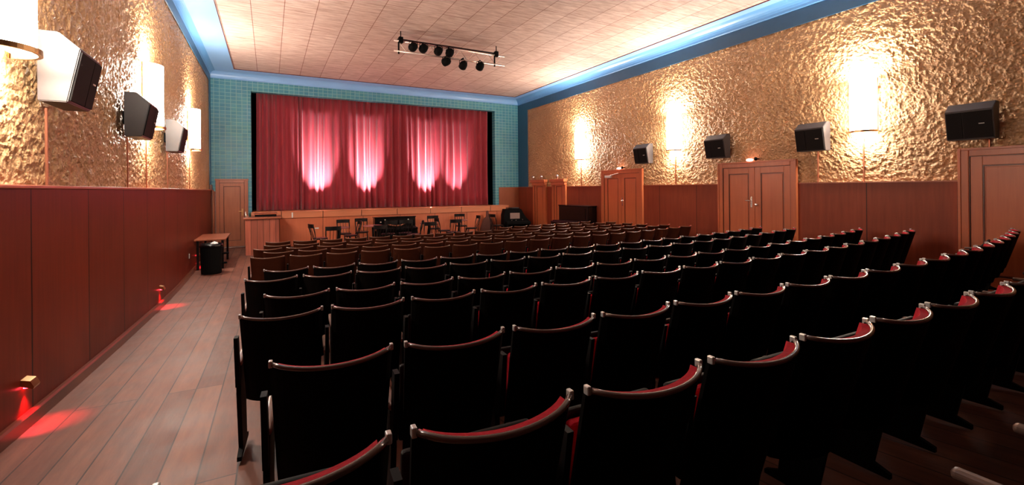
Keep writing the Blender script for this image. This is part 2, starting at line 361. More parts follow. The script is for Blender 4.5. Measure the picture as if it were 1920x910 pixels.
# back wall with the proscenium opening
CX0, CX1, CZ0, CZ1 = -0.50, 8.20, -0.68, 3.20
bm = NB()
box(bm, (XL - 0.2, YB, -2.1), (CX0, YB + 0.25, ZC + 0.2)); box(bm, (CX1, YB, -2.1), (XR + 0.2, YB + 0.25, ZC + 0.2))
box(bm, (CX0, YB, CZ1), (CX1, YB + 0.25, ZC + 0.2)); box(bm, (CX0, YB, -2.1), (CX1, YB + 0.25, CZ0 - 0.02))
struct('wall_back', bm, M_TILE)
bm = NB()
box(bm, (CX0 - 0.6, YB + 0.25, -2.1), (CX0 - 0.5, YB + 2.3, ZC + 0.2)); box(bm, (CX1 + 0.5, YB + 0.25, -2.1), (CX1 + 0.6, YB + 2.3, ZC + 0.2))
box(bm, (CX0 - 0.6, YB + 2.2, -2.1), (CX1 + 0.6, YB + 2.3, ZC + 0.2)); box(bm, (CX0 - 0.6, YB + 0.25, ZC + 0.1), (CX1 + 0.6, YB + 2.2, ZC + 0.2))
struct('wall_stage_house', bm, M_MATTE)

# ceiling: fibre boards inside a blue soffit
IX0, IX1, IY1 = -0.93, 8.86, 16.16
bm = NB(); box(bm, (IX0, YN, ZC + 0.02), (IX1, IY1, ZC + 0.2)); struct('ceiling', bm, M_CEIL)
bm = NB()
for lo, hi in (((IX0 - 0.02, YN, ZC + 0.002), (IX0 + 0.012, IY1, ZC + 0.03)), ((IX1 - 0.012, YN, ZC + 0.002), (IX1 + 0.02, IY1, ZC + 0.03)), ((IX0 - 0.02, IY1 - 0.012, ZC + 0.002), (IX1 + 0.02, IY1 + 0.02, ZC + 0.03))):
    box(bm, lo, hi)
struct('trim_1', bm, M_MAROON)
# soffits: left, right, back
bm = NB(); box(bm, (XL, YN, ZC), (IX0, YB, ZC + 0.2)); struct('trim_2', bm, M_BLUE_L)
bm = NB(); box(bm, (IX1, YN, ZC), (XR, YB, ZC + 0.2)); struct('trim_3', bm, M_BLUE_L)
bm = NB(); box(bm, (IX0, IY1, ZC), (IX1, YB, ZC + 0.2)); struct('trim_4', bm, M_BLUE_L)
# coves
def cove(n, d0, z0, z1, d1=0.0, steps=6):
    pts = [(0, z0)]
    for i in range(steps + 1):
        t = i / steps * PI / 2
        pts.append((0.03 + d0 * (1 - math.cos(t)), z0 + 0.03 + (z1 - z0 - 0.03) * math.sin(t)))
    pts.append((0, z1))
    return pts
bm = NB(); prism(bm, [(XL + u, v) for u, v in cove(0, 0.13, 3.60, ZC)], 'y', YN, YB - 0.001); struct('trim_5', bm, M_BLUE)
bm = NB(); prism(bm, [(XR - u, v) for u, v in cove(0, 0.20, 3.50, ZC)], 'y', YN, YB - 0.001); struct('trim_6', bm, M_BLUE)
bm = NB(); prism(bm, [(YB - u, v) for u, v in cove(0, 0.16, 3.52, ZC)], 'x', XL + 0.001, XR - 0.001); struct('trim_7', bm, M_BLUE_L)
# dark blue borders on the side walls
bm = NB(); box(bm, (XL, YN, 3.38), (XL + 0.02, YB - 0.002, 3.602)); box(bm, (XL, YB - 0.30, 0.05), (XL + 0.02, YB - 0.002, 3.38)); struct('trim_8', bm, M_BLUE_D)
bm = NB(); box(bm, (XR - 0.02, YN, 3.20), (XR, YB - 0.002, 3.502)); box(bm, (XR - 0.02, YB - 0.80, 0.05), (XR, YB - 0.002, 3.20)); struct('trim_9', bm, M_BLUE_D)

# wainscot
ZW = 0.06
bm = NB()
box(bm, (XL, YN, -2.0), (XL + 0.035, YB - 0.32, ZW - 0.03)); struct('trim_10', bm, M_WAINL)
bm = NB(); box(bm, (XL, YN, ZW - 0.03), (XL + 0.06, YB - 0.32, ZW), 0.008); struct('trim_11', bm, M_TRIM)
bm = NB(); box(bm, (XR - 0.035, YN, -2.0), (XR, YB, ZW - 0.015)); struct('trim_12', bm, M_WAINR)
bm = NB(); box(bm, (XR - 0.05, YN, ZW - 0.015), (XR, YB, ZW + 0.005)); struct('trim_13', bm, M_TRIM)
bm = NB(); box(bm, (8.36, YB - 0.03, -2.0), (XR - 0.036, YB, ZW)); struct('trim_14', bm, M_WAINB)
bm = NB(); box(bm, (XL, YB - 0.03, -2.0), (-1.48, YB, ZW - 0.06)); struct('trim_15', bm, M_WAINB)
# corner post at the end of the left panelling
bm = NB(); box(bm, (XL, YB - 0.32, -2.0), (XL + 0.07, YB - 0.22, ZW + 0.14), 0.006); struct('trim_16', bm, M_DARKTRIM)
bm = NB(); box(bm, (XL, YB - 0.215, -2.0), (XL + 0.09, YB - 0.05, ZW - 0.02), 0.006); struct('trim_17', bm, M_DOORB)
# baseboards follow the sloping floor
def baseboard(name, x0, x1, skip=()):
    bm = NB(); n = 40; prev = None
    for i in range(n + 1):
        y = YN + (YB - 0.02 - YN) * i / n; z = fz(y)
        xi = x1
        ring = [bm.verts.new(p) for p in ((x0, y, z - 0.02), (xi, y, z - 0.02), (xi, y, z + 0.085), ((x0 + xi) / 2 + (xi - x0) * 0.2, y, z + 0.10), (x0, y, z + 0.10))]
        if prev:
            for k in range(5): bm.faces.new((prev[k], prev[(k + 1) % 5], ring[(k + 1) % 5], ring[k]))
        else: bm.faces.new(ring)
        prev = ring
    bm.faces.new(prev[::-1]); struct(name, bm, M_BASE)
baseboard('baseboard_left', XL + 0.036, XL + 0.075)

# ------------------------------------------------------------------ doors
def right_door(n, y0, y1, top, leaves=1, panels=True, cornice=False, frame=0.11):
    """frame root (structure) with leaf and handle children, on the right wall, from y0 (near) to y1 (far)"""
    zb = min(fz(y0), fz(y1)) - 0.01
    bm = NB(); xw = XR - 0.036
    box(bm, (xw - 0.055, y0, zb), (xw, y0 + frame, top), 0.008); box(bm, (xw - 0.055, y1 - frame, zb), (xw, y1, top), 0.008)
    box(bm, (xw - 0.055, y0 + frame + 0.0005, top - frame), (xw, y1 - frame - 0.0005, top), 0.008)
    box(bm, (xw - 0.068, y0 - 0.012, zb), (xw, y0 + 0.022, top + 0.012), 0.004); box(bm, (xw - 0.068, y1 - 0.022, zb), (xw, y1 + 0.012, top + 0.012), 0.004)
    box(bm, (xw - 0.068, y0 + 0.0225, top - 0.022), (xw, y1 - 0.0225, top + 0.012), 0.004)
    if cornice:
        box(bm, (xw - 0.16, y0 - 0.05, top - 0.09), (xw, y1 + 0.05, top + 0.02), 0.01); box(bm, (xw - 0.11, y0 - 0.02, top - 0.2), (xw, y1 + 0.02, top - 0.0905), 0.01)
    fr = struct(n, bm, M_DOOR)
    lo, hi = y0 + frame + 0.008, y1 - frame - 0.008
    w = (hi - lo) / leaves
    for k in range(leaves):
        a, b = lo + k * w + 0.004, lo + (k + 1) * w - 0.004
        bm = NB(); t = top - frame - 0.008
        s = 0.13
        box(bm, (xw - 0.018, a, zb), (xw + 0.002, b, t))
        if panels:
            box(bm, (xw - 0.034, a, zb), (xw - 0.0185, a + s, t), 0.004); box(bm, (xw - 0.034, b - s, zb), (xw - 0.0185, b, t), 0.004)
            box(bm, (xw - 0.034, a + s + 0.0005, t - s), (xw - 0.0185, b - s - 0.0005, t), 0.004); box(bm, (xw - 0.034, a + s + 0.0005, zb), (xw - 0.0185, b - s - 0.0005, zb + 0.25), 0.004)
            box(bm, (xw - 0.026, a + s + 0.03, zb + 0.28), (xw - 0.0185, b - s - 0.03, t - s - 0.03), 0.006)
        else:
            box(bm, (xw - 0.034, a, zb), (xw - 0.0185, b, t), 0.004)
        leaf = link_obj('door_leaf', bm, M_DOOR, fr)
        if panels:
            bm = NB(); p0, p1, q0, q1 = a + s, b - s, zb + 0.25, t - s; bd = 0.016; x0, x1 = xw - 0.031, xw - 0.0186
            box(bm, (x0, p0 + 0.001, q0), (x1, p0 + bd, q1 - 0.001)); box(bm, (x0, p1 - bd, q0), (x1, p1 - 0.001, q1 - 0.001)); box(bm, (x0, p0 + bd, q1 - bd), (x1, p1 - bd, q1 - 0.001)); box(bm, (x0, p0 + bd, q0 + 0.001), (x1, p1 - bd, q0 + bd))
            link_obj('panel_bead', bm, M_DARKTRIM, leaf)
    bm = NB(); box(bm, (xw - 0.045, y0 + frame, zb), (xw - 0.0015, y0 + frame + 0.008, top - frame)); box(bm, (xw - 0.045, y1 - frame - 0.008, zb), (xw - 0.0015, y1 - frame, top - frame)); box(bm, (xw - 0.045, y0 + frame + 0.008, top - frame - 0.008), (xw - 0.0015, y1 - frame - 0.008, top - frame))
    link_obj('door_stop', bm, M_DARKTRIM, fr)
    return fr, xw, lo, w
def handle(fr, x, y, z, side=1):
    bm = NB()
    box(bm, (x - 0.008, y - 0.022, z - 0.12), (x, y + 0.022, z + 0.12), 0.006)
    tube(bm, (x, y, z + 0.03), (x - 0.06, y, z + 0.03), 0.009)
    tube(bm, (x - 0.055, y, z + 0.03), (x - 0.055, y + side * 0.11, z + 0.03), 0.009)
    return link_obj('door_handle', bm, M_CHROME, fr, smooth=False)
f1, xw, lo, w = right_door('door_1', 1.05, 2.83, 0.53, 1)
handle(f1, xw - 0.034, lo + 0.07, -0.55, 1)
f2, xw, lo, w = right_door('door_2', 5.24, 7.00, 0.53, 2)
handle(f2, xw - 0.034, lo + w + 0.075, -0.34, 1)
bm = NB(); tube(bm, (xw - 0.034, lo + w - 0.07, -0.40), (xw - 0.075, lo + w - 0.07, -0.40), 0.012); bmesh.ops.create_uvsphere(bm, u_segments=16, v_segments=10, radius=0.033, matrix=Matrix.Translation((xw - 0.09, lo + w - 0.07, -0.40)))
link_obj('door_knob', bm, M_CHROME, f2, smooth=True)
f3, xw, lo, w = right_door('door_3', 9.45, 11.20, 0.53, 2, panels=True)
handle(f3, xw - 0.034, lo + w - 0.05, -0.42, -1)
bm = NB(); box(bm, (xw - 0.10, 10.72, 0.30), (xw - 0.035, 11.0, 0.37), 0.008); tube(bm, (xw - 0.085, 10.75, 0.375), (xw - 0.085, 10.40, 0.43), 0.01)
link_obj('door_closer', bm, M_WHITE, f3)
f4, *_ = right_door('door_4', 13.18, 14.03, 0.31, 1, cornice=True, frame=0.10)
f5, *_ = right_door('door_5', 14.47, 15.40, 0.31, 1, cornice=True, frame=0.10)
# door in the back wall, left of the stage
bm = NB(); yb = YB; zb = fz(YB) - 0.01
box(bm, (-1.47, yb - 0.06, zb), (-1.37, yb, 0.36), 0.008); box(bm, (-0.70, yb - 0.06, zb), (-0.60, yb, 0.36), 0.008); box(bm, (-1.3695, yb - 0.06, 0.26), (-0.7005, yb, 0.36), 0.008)
box(bm, (-1.485, yb - 0.072, 0.34), (-0.585, yb, 0.385), 0.006)
f6 = struct('door_6', bm, M_DOORB)
bm = NB(); box(bm, (-1.365, yb - 0.02, zb), (-0.705, yb, 0.255)); box(bm, (-1.365, yb - 0.036, zb), (-1.265, yb - 0.0205, 0.255), 0.004); box(bm, (-0.805, yb - 0.036, zb), (-0.705, yb - 0.0205, 0.255), 0.004)
box(bm, (-1.2645, yb - 0.036, 0.155), (-0.8055, yb - 0.0205, 0.255), 0.004); box(bm, (-1.2645, yb - 0.036, zb), (-0.8055, yb - 0.0205, zb + 0.22), 0.004)
lf = link_obj('door_leaf', bm, M_DOORB, f6)
bm = NB(); yy0, yy1 = yb - 0.033, yb - 0.0206
box(bm, (-1.264, yy0, zb + 0.221), (-1.248, yy1, 0.154)); box(bm, (-0.822, yy0, zb + 0.221), (-0.806, yy1, 0.154)); box(bm, (-1.248, yy0, 0.138), (-0.822, yy1, 0.154)); box(bm, (-1.248, yy0, zb + 0.221), (-0.822, yy1, zb + 0.237))
link_obj('panel_bead', bm, M_DARKTRIM, lf)
bm = NB(); box(bm, (-0.78, yb - 0.044, -0.78), (-0.735, yb - 0.036, -0.56), 0.003); tube(bm, (-0.755, yb - 0.04, -0.64), (-0.755, yb - 0.09, -0.64), 0.01); tube(bm, (-0.755, yb - 0.085, -0.64), (-0.86, yb - 0.085, -0.64), 0.01)
link_obj('door_handle', bm, M_BRASS, f6)
bm = NB(); box(bm, (-1.47, yb - 0.28, fz(YB) - 0.05), (-0.55, yb - 0.073, fz(YB) + 0.04), 0.01); struct('trim_18', bm, M_DARKTRIM)

# ------------------------------------------------------------------ stage
ST_Y0 = 16.05; ST_X0, ST_X1 = -0.50, 8.46
st = thing('stage', 'long low wooden stage front running below the red curtain', 'stage', (0, 0, 0))
bm = NB(); box(bm, (ST_X0 + 0.03, ST_Y0 + 0.04, fz(16) - 0.05), (ST_X1 - 0.03, YB - 0.001, CZ0 - 0.205)); link_obj('front_panel', bm, M_STAGE, st)
bm = NB(); box(bm, (ST_X0, ST_Y0, CZ0 - 0.20), (ST_X1, ST_Y0 + 0.05, CZ0 - 0.012), 0.006); box(bm, (ST_X1 - 0.05, ST_Y0 + 0.0505, CZ0 - 0.2), (ST_X1, YB - 0.002, CZ0 - 0.012), 0.006); link_obj('stage_lip', bm, M_FASCIA, st)
bm = NB(); box(bm, (ST_X0, ST_Y0 - 0.015, CZ0 - 0.0115), (ST_X1 + 0.01, ST_Y0 + 0.07, CZ0 + 0.012), 0.006); box(bm, (ST_X0, ST_Y0 + 0.32, CZ0 - 0.0115), (ST_X1 + 0.01, YB - 0.002, CZ0 + 0.012)); box(bm, (ST_X1 - 0.3, ST_Y0 + 0.0705, CZ0 - 0.0115), (ST_X1 + 0.01, ST_Y0 + 0.3195, CZ0 + 0.012)); box(bm, (CX0 + 0.005, YB, CZ0 - 0.0115), (CX1 - 0.005, YB + 2.1, CZ0 + 0.012)); link_obj('stage_floor', bm, M_FASCIA, st)
for (x0, z0, x1, z1) in ((1.30, -1.26, 1.42, -1.22), (0.62, -0.87, 0.66, -0.70)):
    bm = NB(); box(bm, (x0, ST_Y0 + 0.02 if z0 < -1 else ST_Y0 - 0.02, z0), (x1, ST_Y0 + 0.041 if z0 < -1 else ST_Y0, z1), 0.004)
    o = link_obj('socket_plate', bm, M_WHITE, st); o['label'] = 'small pale plate on the wood'

def footlight(x, e, label):
    t = thing('footlight', label, 'footlight', (x, ST_Y0 + 0.19, CZ0 - 0.17), 0, 'footlights sunk in the stage edge')
    bm = NB(); box(bm, (-0.10, -0.06, -0.03), (0.10, 0.06, 0.06), 0.01); link_obj('housing', bm, M_MATTE, t)
    bm = NB(); box(bm, (-0.085, -0.045, 0.0605), (0.085, 0.045, 0.066)); link_obj('lens', bm, M_FOOT, t)
    L = bpy.data.lights.new('foot_beam', 'SPOT'); L.energy = e; L.color = (1.0, 0.84, 0.88); L.spot_size = math.radians(FOOT_ANG); L.spot_blend = 1.0; L.shadow_soft_size = 0.03
    o = bpy.data.objects.new('foot_beam', L); COL.objects.link(o); o.parent = t; o.location = (0, 0, 0.09)
    d = Vector((0, 0.82, 1.45)).normalized(); o.rotation_euler = (-d).to_track_quat('Z', 'Y').to_euler()
FOOT_ANG = 43
M_FOOT = emis('footlight_lens', (1.0, 0.8, 0.75), 6.0)
footlight(1.50, FOOT_E, 'sunken footlight before the left pink pool on the curtain')
footlight(3.15, FOOT_E, 'sunken footlight before the middle pink pool on the curtain')
footlight(5.35, FOOT_E, 'sunken footlight before the right pink pool on the curtain')
footlight(6.60, FOOT_E * 0.4, 'sunken footlight before the faintest pool on the curtain')

# curtain with irregular pleats
def curtain():
    bm = NB(); x0, x1 = CX0 + 0.13, CX1 - 0.17
    xs = []; x = x0; rnd = random.Random(3)
    nodes = [x0]
    while nodes[-1] < x1: nodes.append(nodes[-1] + rnd.uniform(0.12, 0.36))
    amps = [rnd.uniform(0.5, 1.0) for _ in nodes]
    cols = []; zs = [CZ0 + 0.02, CZ0 + 0.5, 0.6, 1.6, 2.6, CZ1 + 0.25]
    def prof(x, z):
        i = 0
        while i < len(nodes) - 2 and nodes[i + 1] < x: i += 1
        t = (x - nodes[i]) / (nodes[i + 1] - nodes[i])
        wob = 0.02 * math.sin(z * 1.3 + i * 1.7)
        s = (0.5 - 0.5 * math.cos(2 * PI * t)) ** 1.4
        return YB + 0.46 - 0.20 * amps[i] * s * (0.75 + 0.25 * (CZ1 - z) / 3.9) + 0.03 * math.sin(x * 2.1) + wob
    n = int((x1 - x0) / 0.018)
    for k in range(n + 1):
        x = x0 + (x1 - x0) * k / n
        cols.append([bm.verts.new((x + 0.012 * math.sin(z * 0.9 + x * 3), prof(x, z), z)) for z in zs])
    for A, B in zip(cols, cols[1:]):
        for j in range(len(zs) - 1): bm.faces.new((A[j], B[j], B[j + 1], A[j + 1]))
    o = link_obj('stage_curtain', bm, M_CURT, None, smooth=True)
    md = o.modifiers.new('thick', 'SOLIDIFY'); md.thickness = 0.006
    tag(o, 'tall pleated red velvet curtain filling the stage opening', 'curtain')
curtain()

# ------------------------------------------------------------------ wall sconces
def make_sconce(side, y, label, z0=0.95, h=0.92, r=0.205):
    """side -1: left wall, +1: right wall. Built at the wall, bulging into the hall."""
    xw = XL + 0.0 if side < 0 else XR
    t = thing('wall_lamp', label, 'wall lamp', (xw, y, z0), 0 if side < 0 else PI, 'tall half round wall lamps')
    bm = NB(); n = 20
    def arc(rr, x0=0.03): return [(x0 + rr * math.sin(PI * k / n), -rr * math.cos(PI * k / n)) for k in range(n + 1)]
    A = arc(r - 0.015); B = arc(r - 0.022)
    for P in (A,):
        v0 = [bm.verts.new((x, yy, 0.02)) for x, yy in P]; v1 = [bm.verts.new((x, yy, h)) for x, yy in P]
        for k in range(n): bm.faces.new((v0[k], v0[k + 1], v1[k + 1], v1[k]))
        bm.faces.new(v0)
    d = link_obj('diffuser', bm, M_LAMP, t, smooth=False)
    bm = NB(); ra, rb = arc(r + 0.012), arc(r - 0.012)
    for z in (0.0,):
        lo1 = [bm.verts.new((x, yy, z - 0.018)) for x, yy in ra]; hi1 = [bm.verts.new((x, yy, z + 0.018)) for x, yy in ra]
        lo2 = [bm.verts.new((x, yy, z - 0.018)) for x, yy in rb]; hi2 = [bm.verts.new((x, yy, z + 0.018)) for x, yy in rb]
        for k in range(n):
            bm.faces.new((lo1[k], lo1[k + 1], hi1[k + 1], hi1[k])); bm.faces.new((lo2[k], hi2[k], hi2[k + 1], lo2[k + 1]))
            bm.faces.new((hi1[k], hi1[k + 1], hi2[k + 1], hi2[k])); bm.faces.new((lo1[k], lo2[k], lo2[k + 1], lo1[k + 1]))
    link_obj('bottom_ring', bm, M_BRASS, t, smooth=False)
    bm = NB(); box(bm, (0.0, -r + 0.04, 0.03), (0.012, r - 0.04, h - 0.05), 0.004); link_obj('back_plate', bm, M_BRASS, t)
    for s in (-1, 1):
        bm = NB(); tube(bm, (0.012, s * (r + 0.014), -0.01), (0.012, s * (r + 0.014), h), 0.009, seg=10); link_obj('brass_rod', bm, M_BRASS, t, smooth=True)
    for nm, e, z, rx in (('uplight', UP_E, h + 0.01, PI), ('downlight', DOWN_E, -0.03, 0)):
        L = bpy.data.lights.new(nm, 'AREA'); L.shape = 'DISK'; L.size = 0.16; L.energy = e; L.color = LAMP_COL
        o = bpy.data.objects.new(nm, L); COL.objects.link(o); o.parent = t; o.location = (0.105, 0, z); o.rotation_euler = (rx, 0, 0)
    return t
make_sconce(-1, 4.20, 'glowing half round lamp at the top left edge of the picture')
make_sconce(-1, 8.40, 'glowing half round lamp on left wall between two speakers')
make_sconce(-1, 12.50, 'glowing half round lamp on left wall nearest the blue corner')
make_sconce(1, 4.11, 'largest glowing half round lamp on the right wall')
make_sconce(1, 8.33, 'glowing half round lamp between the two double doors on the right')
make_sconce(1, 12.36, 'farthest glowing half round lamp on the right wall, near stage')

# cable conduits below lamps and speakers
def conduit(x, y, z0, z1, label):
    bm = NB(); s = 1 if x < 0 else -1
    box(bm, (x, y - 0.009, z0), (x + s * 0.016, y + 0.009, z1), 0.003)
    tag(link_obj('cable_conduit', bm, M_COPPER), label, 'conduit', 'thin cable conduits on the plaster walls')
for y, z1, lb in ((4.20, 0.92, 'thin copper conduit under the lamp at left picture edge'), (5.02, 0.69, 'thin copper conduit under the largest left speaker'),
                  (7.40, 0.69, 'thin copper conduit under the second left speaker'), (8.40, 0.92, 'thin copper conduit under the middle left lamp'),
                  (9.95, 0.69, 'thin copper conduit under the farthest left speaker'), (12.50, 0.92, 'thin copper conduit under the farthest left lamp')):
    conduit(XL, y, ZW + 0.001, z1, lb)
for y, z1, lb in ((4.11, 0.92, 'thin copper conduit under the largest right lamp'), (8.33, 0.92, 'thin copper conduit under the middle right lamp'),
                  (4.87, 0.66, 'thin pale conduit under the speaker beside the largest lamp'), (12.36, 0.92, 'thin conduit under the farthest right lamp')):
    conduit(XR, y, ZW + 0.006, z1, lb)
conduit(XR, 2.52, 0.545, 0.68, 'short conduit between near right speaker and door frame')

# ------------------------------------------------------------------ loudspeakers on the walls
def make_speaker(side, y0, z0, label, ln=0.50):
    xw = XL if side < 0 else XR
    t = thing('wall_speaker', label, 'loudspeaker', (xw, y0, z0), 0, 'loudspeakers mounted on the walls')
    s = 1 if side < 0 else -1
    g = 0.06
    prof = [(g, 0.0), (g, 0.54), (g + 0.12, 0.54), (g + 0.25, 0.42), (g + 0.17, 0.0)]
    bm = NB(); prism(bm, [(s * u, v) for u, v in prof], 'y', 0, ln)
    bmesh.ops.recalc_face_normals(bm, faces=bm.faces)
    bmesh.ops.bevel(bm, geom=list(bm.edges), offset=0.007, segments=2, affect='EDGES')
    link_obj('cabinet', bm, M_SPK, t)
    # grille on the slanted front
    a = Vector((g + 0.17, 0.0)); b = Vector((g + 0.25, 0.42)); d = (b - a).normalized(); nrm = Vector((d.y, -d.x))
    p = [a + d * 0.02 + nrm * 0.001, b - d * 0.02 + nrm * 0.001, b - d * 0.02 + nrm * 0.012, a + d * 0.02 + nrm * 0.012]
    bm = NB(); prism(bm, [(s * q.x, q.y) for q in p], 'y', 0.015, ln * 0.62); prism(bm, [(s * q.x, q.y) for q in p], 'y', ln * 0.64, ln - 0.015)
    link_obj('grille', bm, M_GRILL, t)
    bm = NB()
    c = (a + b) / 2 + nrm * 0.013
    def onf(v, yy, w, h):
        q0 = a + d * v + nrm * 0.0125; q1 = a + d * (v + h) + nrm * 0.0125; q2 = q1 + nrm * 0.003; q3 = q0 + nrm * 0.003
        prism(bm, [(s * q.x, q.y) for q in (q0, q1, q2, q3)], 'y', yy, yy + w)
    onf(0.22, ln * (0.74 if side < 0 else 0.18), 0.06, 0.012)
    o = link_obj('badge', bm, M_WHITE, t)
    bm = NB(); box(bm, (0 if s > 0 else -g - 0.004, ln / 2 - 0.05, 0.17), (g + 0.004 if s > 0 else 0, ln / 2 + 0.05, 0.33), 0.006)
    link_obj('wall_bracket', bm, M_IRON, t)
    return t
make_speaker(-1, 4.70, 0.70, 'largest grey slanted speaker beside the lamp on left wall')
make_speaker(-1, 7.02, 0.68, 'dark slanted speaker in the middle of the left wall')
make_speaker(-1, 9.50, 0.69, 'pale lit speaker farthest along the left wall')
make_speaker(1, 2.40, 0.66, 'nearest black speaker above the single door on right wall', 0.52)
make_speaker(1, 4.62, 0.66, 'black speaker just left of the largest right wall lamp', 0.52)
make_speaker(1, 6.70, 0.66, 'black speaker above the far side of the middle double door', 0.52)
make_speaker(1, 9.05, 0.66, 'small far black speaker above right edge of farthest double door', 0.52)

# ------------------------------------------------------------------ red step lights on the left wall
def step_light(y, label):
    z = fz(y) + 0.31
    t = thing('step_light', label, 'step light', (XL + 0.036, y, z), 0, 'red step lights low on the left wall')
    bm = NB()
    prism(bm, [(0, 0), (0.065, -0.03), (0.07, -0.015), (0.05, 0.03), (0, 0.045)], 'y', -0.05, 0.05); link_obj('hood', bm, M_BRASS, t)
    bm = NB(); box(bm, (0.008, -0.035, -0.022), (0.04, 0.035, -0.012)); link_obj('red_lamp', bm, M_REDLED, t)
    L = bpy.data.lights.new('step_spot', 'SPOT'); L.energy = 14; L.color = (1, 0.02, 0.05); L.spot_size = math.radians(88); L.spot_blend = 0.6; L.shadow_soft_size = 0.01
    o = bpy.data.objects.new('step_spot', L); COL.objects.link(o); o.parent = t; o.location = (0.035, 0, -0.03); o.rotation_euler = (0, math.radians(-12), 0)
step_light(4.52, 'brass hooded red step light nearest the camera')
step_light(9.07, 'red step light halfway along the left skirting')
step_light(13.3, 'red step light beside the black bin')
bm = NB(); box(bm, (XL + 0.036, 12.05, -1.47), (XL + 0.046, 12.13, -1.37), 0.004); tag(link_obj('wall_socket', bm, M_WHITE), 'small white socket on left panelling before the black bin', 'socket')

# little exit lights and bulbs above the right doors
def exit_light(y, z, label, col):
    t = thing('door_light', label, 'door light', (XR - 0.07, y, z), 0)
    bm = NB(); bmesh.ops.create_uvsphere(bm, u_segments=14, v_segments=8, radius=0.05, matrix=Matrix.Translation((-0.03, 0.03, 0.03)) @ Matrix.Diagonal((0.8, 1.6, 0.6, 1))); link_obj('glowing_cover', bm, col, t, smooth=True)
    bm = NB(); bmesh.ops.create_uvsphere(bm, u_segments=12, v_segments=8, radius=0.04, matrix=Matrix.Translation((-0.03, -0.11, 0.045))); box(bm, (-0.03, -0.125, 0.03), (0.07, -0.095, 0.06)); link_obj('black_eye', bm, M_BLACK, t, smooth=True)
exit_light(6.18, 0.545, 'small glowing red and white light over the middle double door', M_WARMLED)
exit_light(10.35, 0.545, 'tiny warm light over the farthest double door', M_WARMLED)
def bulb(y, z, x, label):
    bm = NB(); lathe(bm, [(0, 0), (0.03, 0), (0.03, 0.03), (0.05, 0.06), (0.065, 0.10), (0.05, 0.15), (0.0, 0.17)], (x, y, z), 14)
    tag(link_obj('ball_lamp', bm, M_CHROME, smooth=True), label, 'lamp', 'small round lamps on the door cornices')
bulb(15.30, 0.331, XR - 0.13, 'leftmost small round lamp on the door cornice by the corner')
bulb(14.68, 0.331, XR - 0.13, 'right small round lamp on the door cornice by the corner')
bulb(13.62, 0.331, XR - 0.13, 'small round lamp on the narrow door cornice beside the piano')

# ------------------------------------------------------------------ lighting truss on the ceiling
TY = 10.62; TX0, TX1 = 2.60, 5.52
tr = thing('lighting_truss', 'short aluminium ladder truss hung under the ceiling boards', 'truss', (0, 0, 0))
bm = NB(); tube(bm, (TX0, TY, 3.50), (TX1, TY, 3.50), 0.022); link_obj('top_chord', bm, M_ALU, tr, smooth=True)
bm = NB(); tube(bm, (TX0, TY, 3.26), (TX1, TY, 3.26), 0.022); link_obj('bottom_chord', bm, M_ALU, tr, smooth=True)
bm = NB(); n = 14
for k in range(n):
    xa = TX0 + 0.1 + (TX1 - TX0 - 0.2) * k / n; xb = TX0 + 0.1 + (TX1 - TX0 - 0.2) * (k + 1) / n
    tube(bm, (xa, TY, 3.26 if k % 2 else 3.50), (xb, TY, 3.50 if k % 2 else 3.26), 0.008, seg=8)
link_obj('lattice_braces', bm, M_ALU, tr)
for x in (TX0 + 0.16, TX1 - 0.25):
    bm = NB(); box(bm, (x - 0.05, TY - 0.05, 3.46), (x + 0.05, TY + 0.05, 3.60), 0.01); tube(bm, (x, TY, 3.5), (x, TY, ZC + 0.03), 0.012); tube(bm, (x - 0.05, TY, 3.2), (x - 0.05, TY, 3.5), 0.02)
    link_obj('hanger', bm, M_MATTE, tr)
bm = NB(); box(bm, (TX0 + 0.1, TY + 0.03, 3.55), (TX1 - 0.2, TY + 0.16, 3.575), 0.006); link_obj('truss_shadow_strip', bm, M_CHAIR, tr)  # dark strip in place of the shadow the truss throws on the ceiling
def par_can(x, z, aim, label, lit=None):
    t = thing('stage_spotlight', label, 'spotlight', (x, TY - 0.15, 0), 0, 'black spotlights on the ceiling truss')
    d = (Vector(aim) - Vector((x, TY, z))).normalized(); q = d.to_track_quat('Z', 'Y').to_matrix().to_4x4()
    bm = NB()
    lathe(bm, [(0, -0.10), (0.06, -0.095), (0.09, -0.05), (0.10, 0.0), (0.10, 0.08), (0.09, 0.08), (0.08, 0.0), (0, -0.02)], seg=18)
    bmesh.ops.transform(bm, matrix=Matrix.Translation((0, 0, z)) @ q, verts=bm.verts); link_obj('can', bm, M_MATTE, t, smooth=True)
    bm = NB(); path_tube(bm, [(-0.10, 0, z), (-0.10, 0, z + 0.10), (0, 0, z + 0.13), (0.10, 0, z + 0.10), (0.10, 0, z)], 0.008); tube(bm, (0, 0, z + 0.13), (0, 0, 3.26 if z < 3.2 else 3.50), 0.014); zc = 3.26 if z < 3.2 else 3.50; tube(bm, (0, 0, zc), (0, 0.13, zc), 0.014)
    link_obj('yoke', bm, M_MATTE, t)
    if lit:
        L = bpy.data.lights.new('beam', 'SPOT'); L.energy = lit[0]; L.color = lit[2]; L.spot_size = math.radians(lit[1]); L.spot_blend = 0.9; L.shadow_soft_size = 0.05
        o = bpy.data.objects.new('beam', L); COL.objects.link(o); o.parent = t
        M = Matrix.Translation(Vector((0, 0, z)) + d * 0.12) @ (-d).to_track_quat('Z', 'Y').to_matrix().to_4x4(); o.matrix_local = M
WARM = (1.0, 0.80, 0.74)
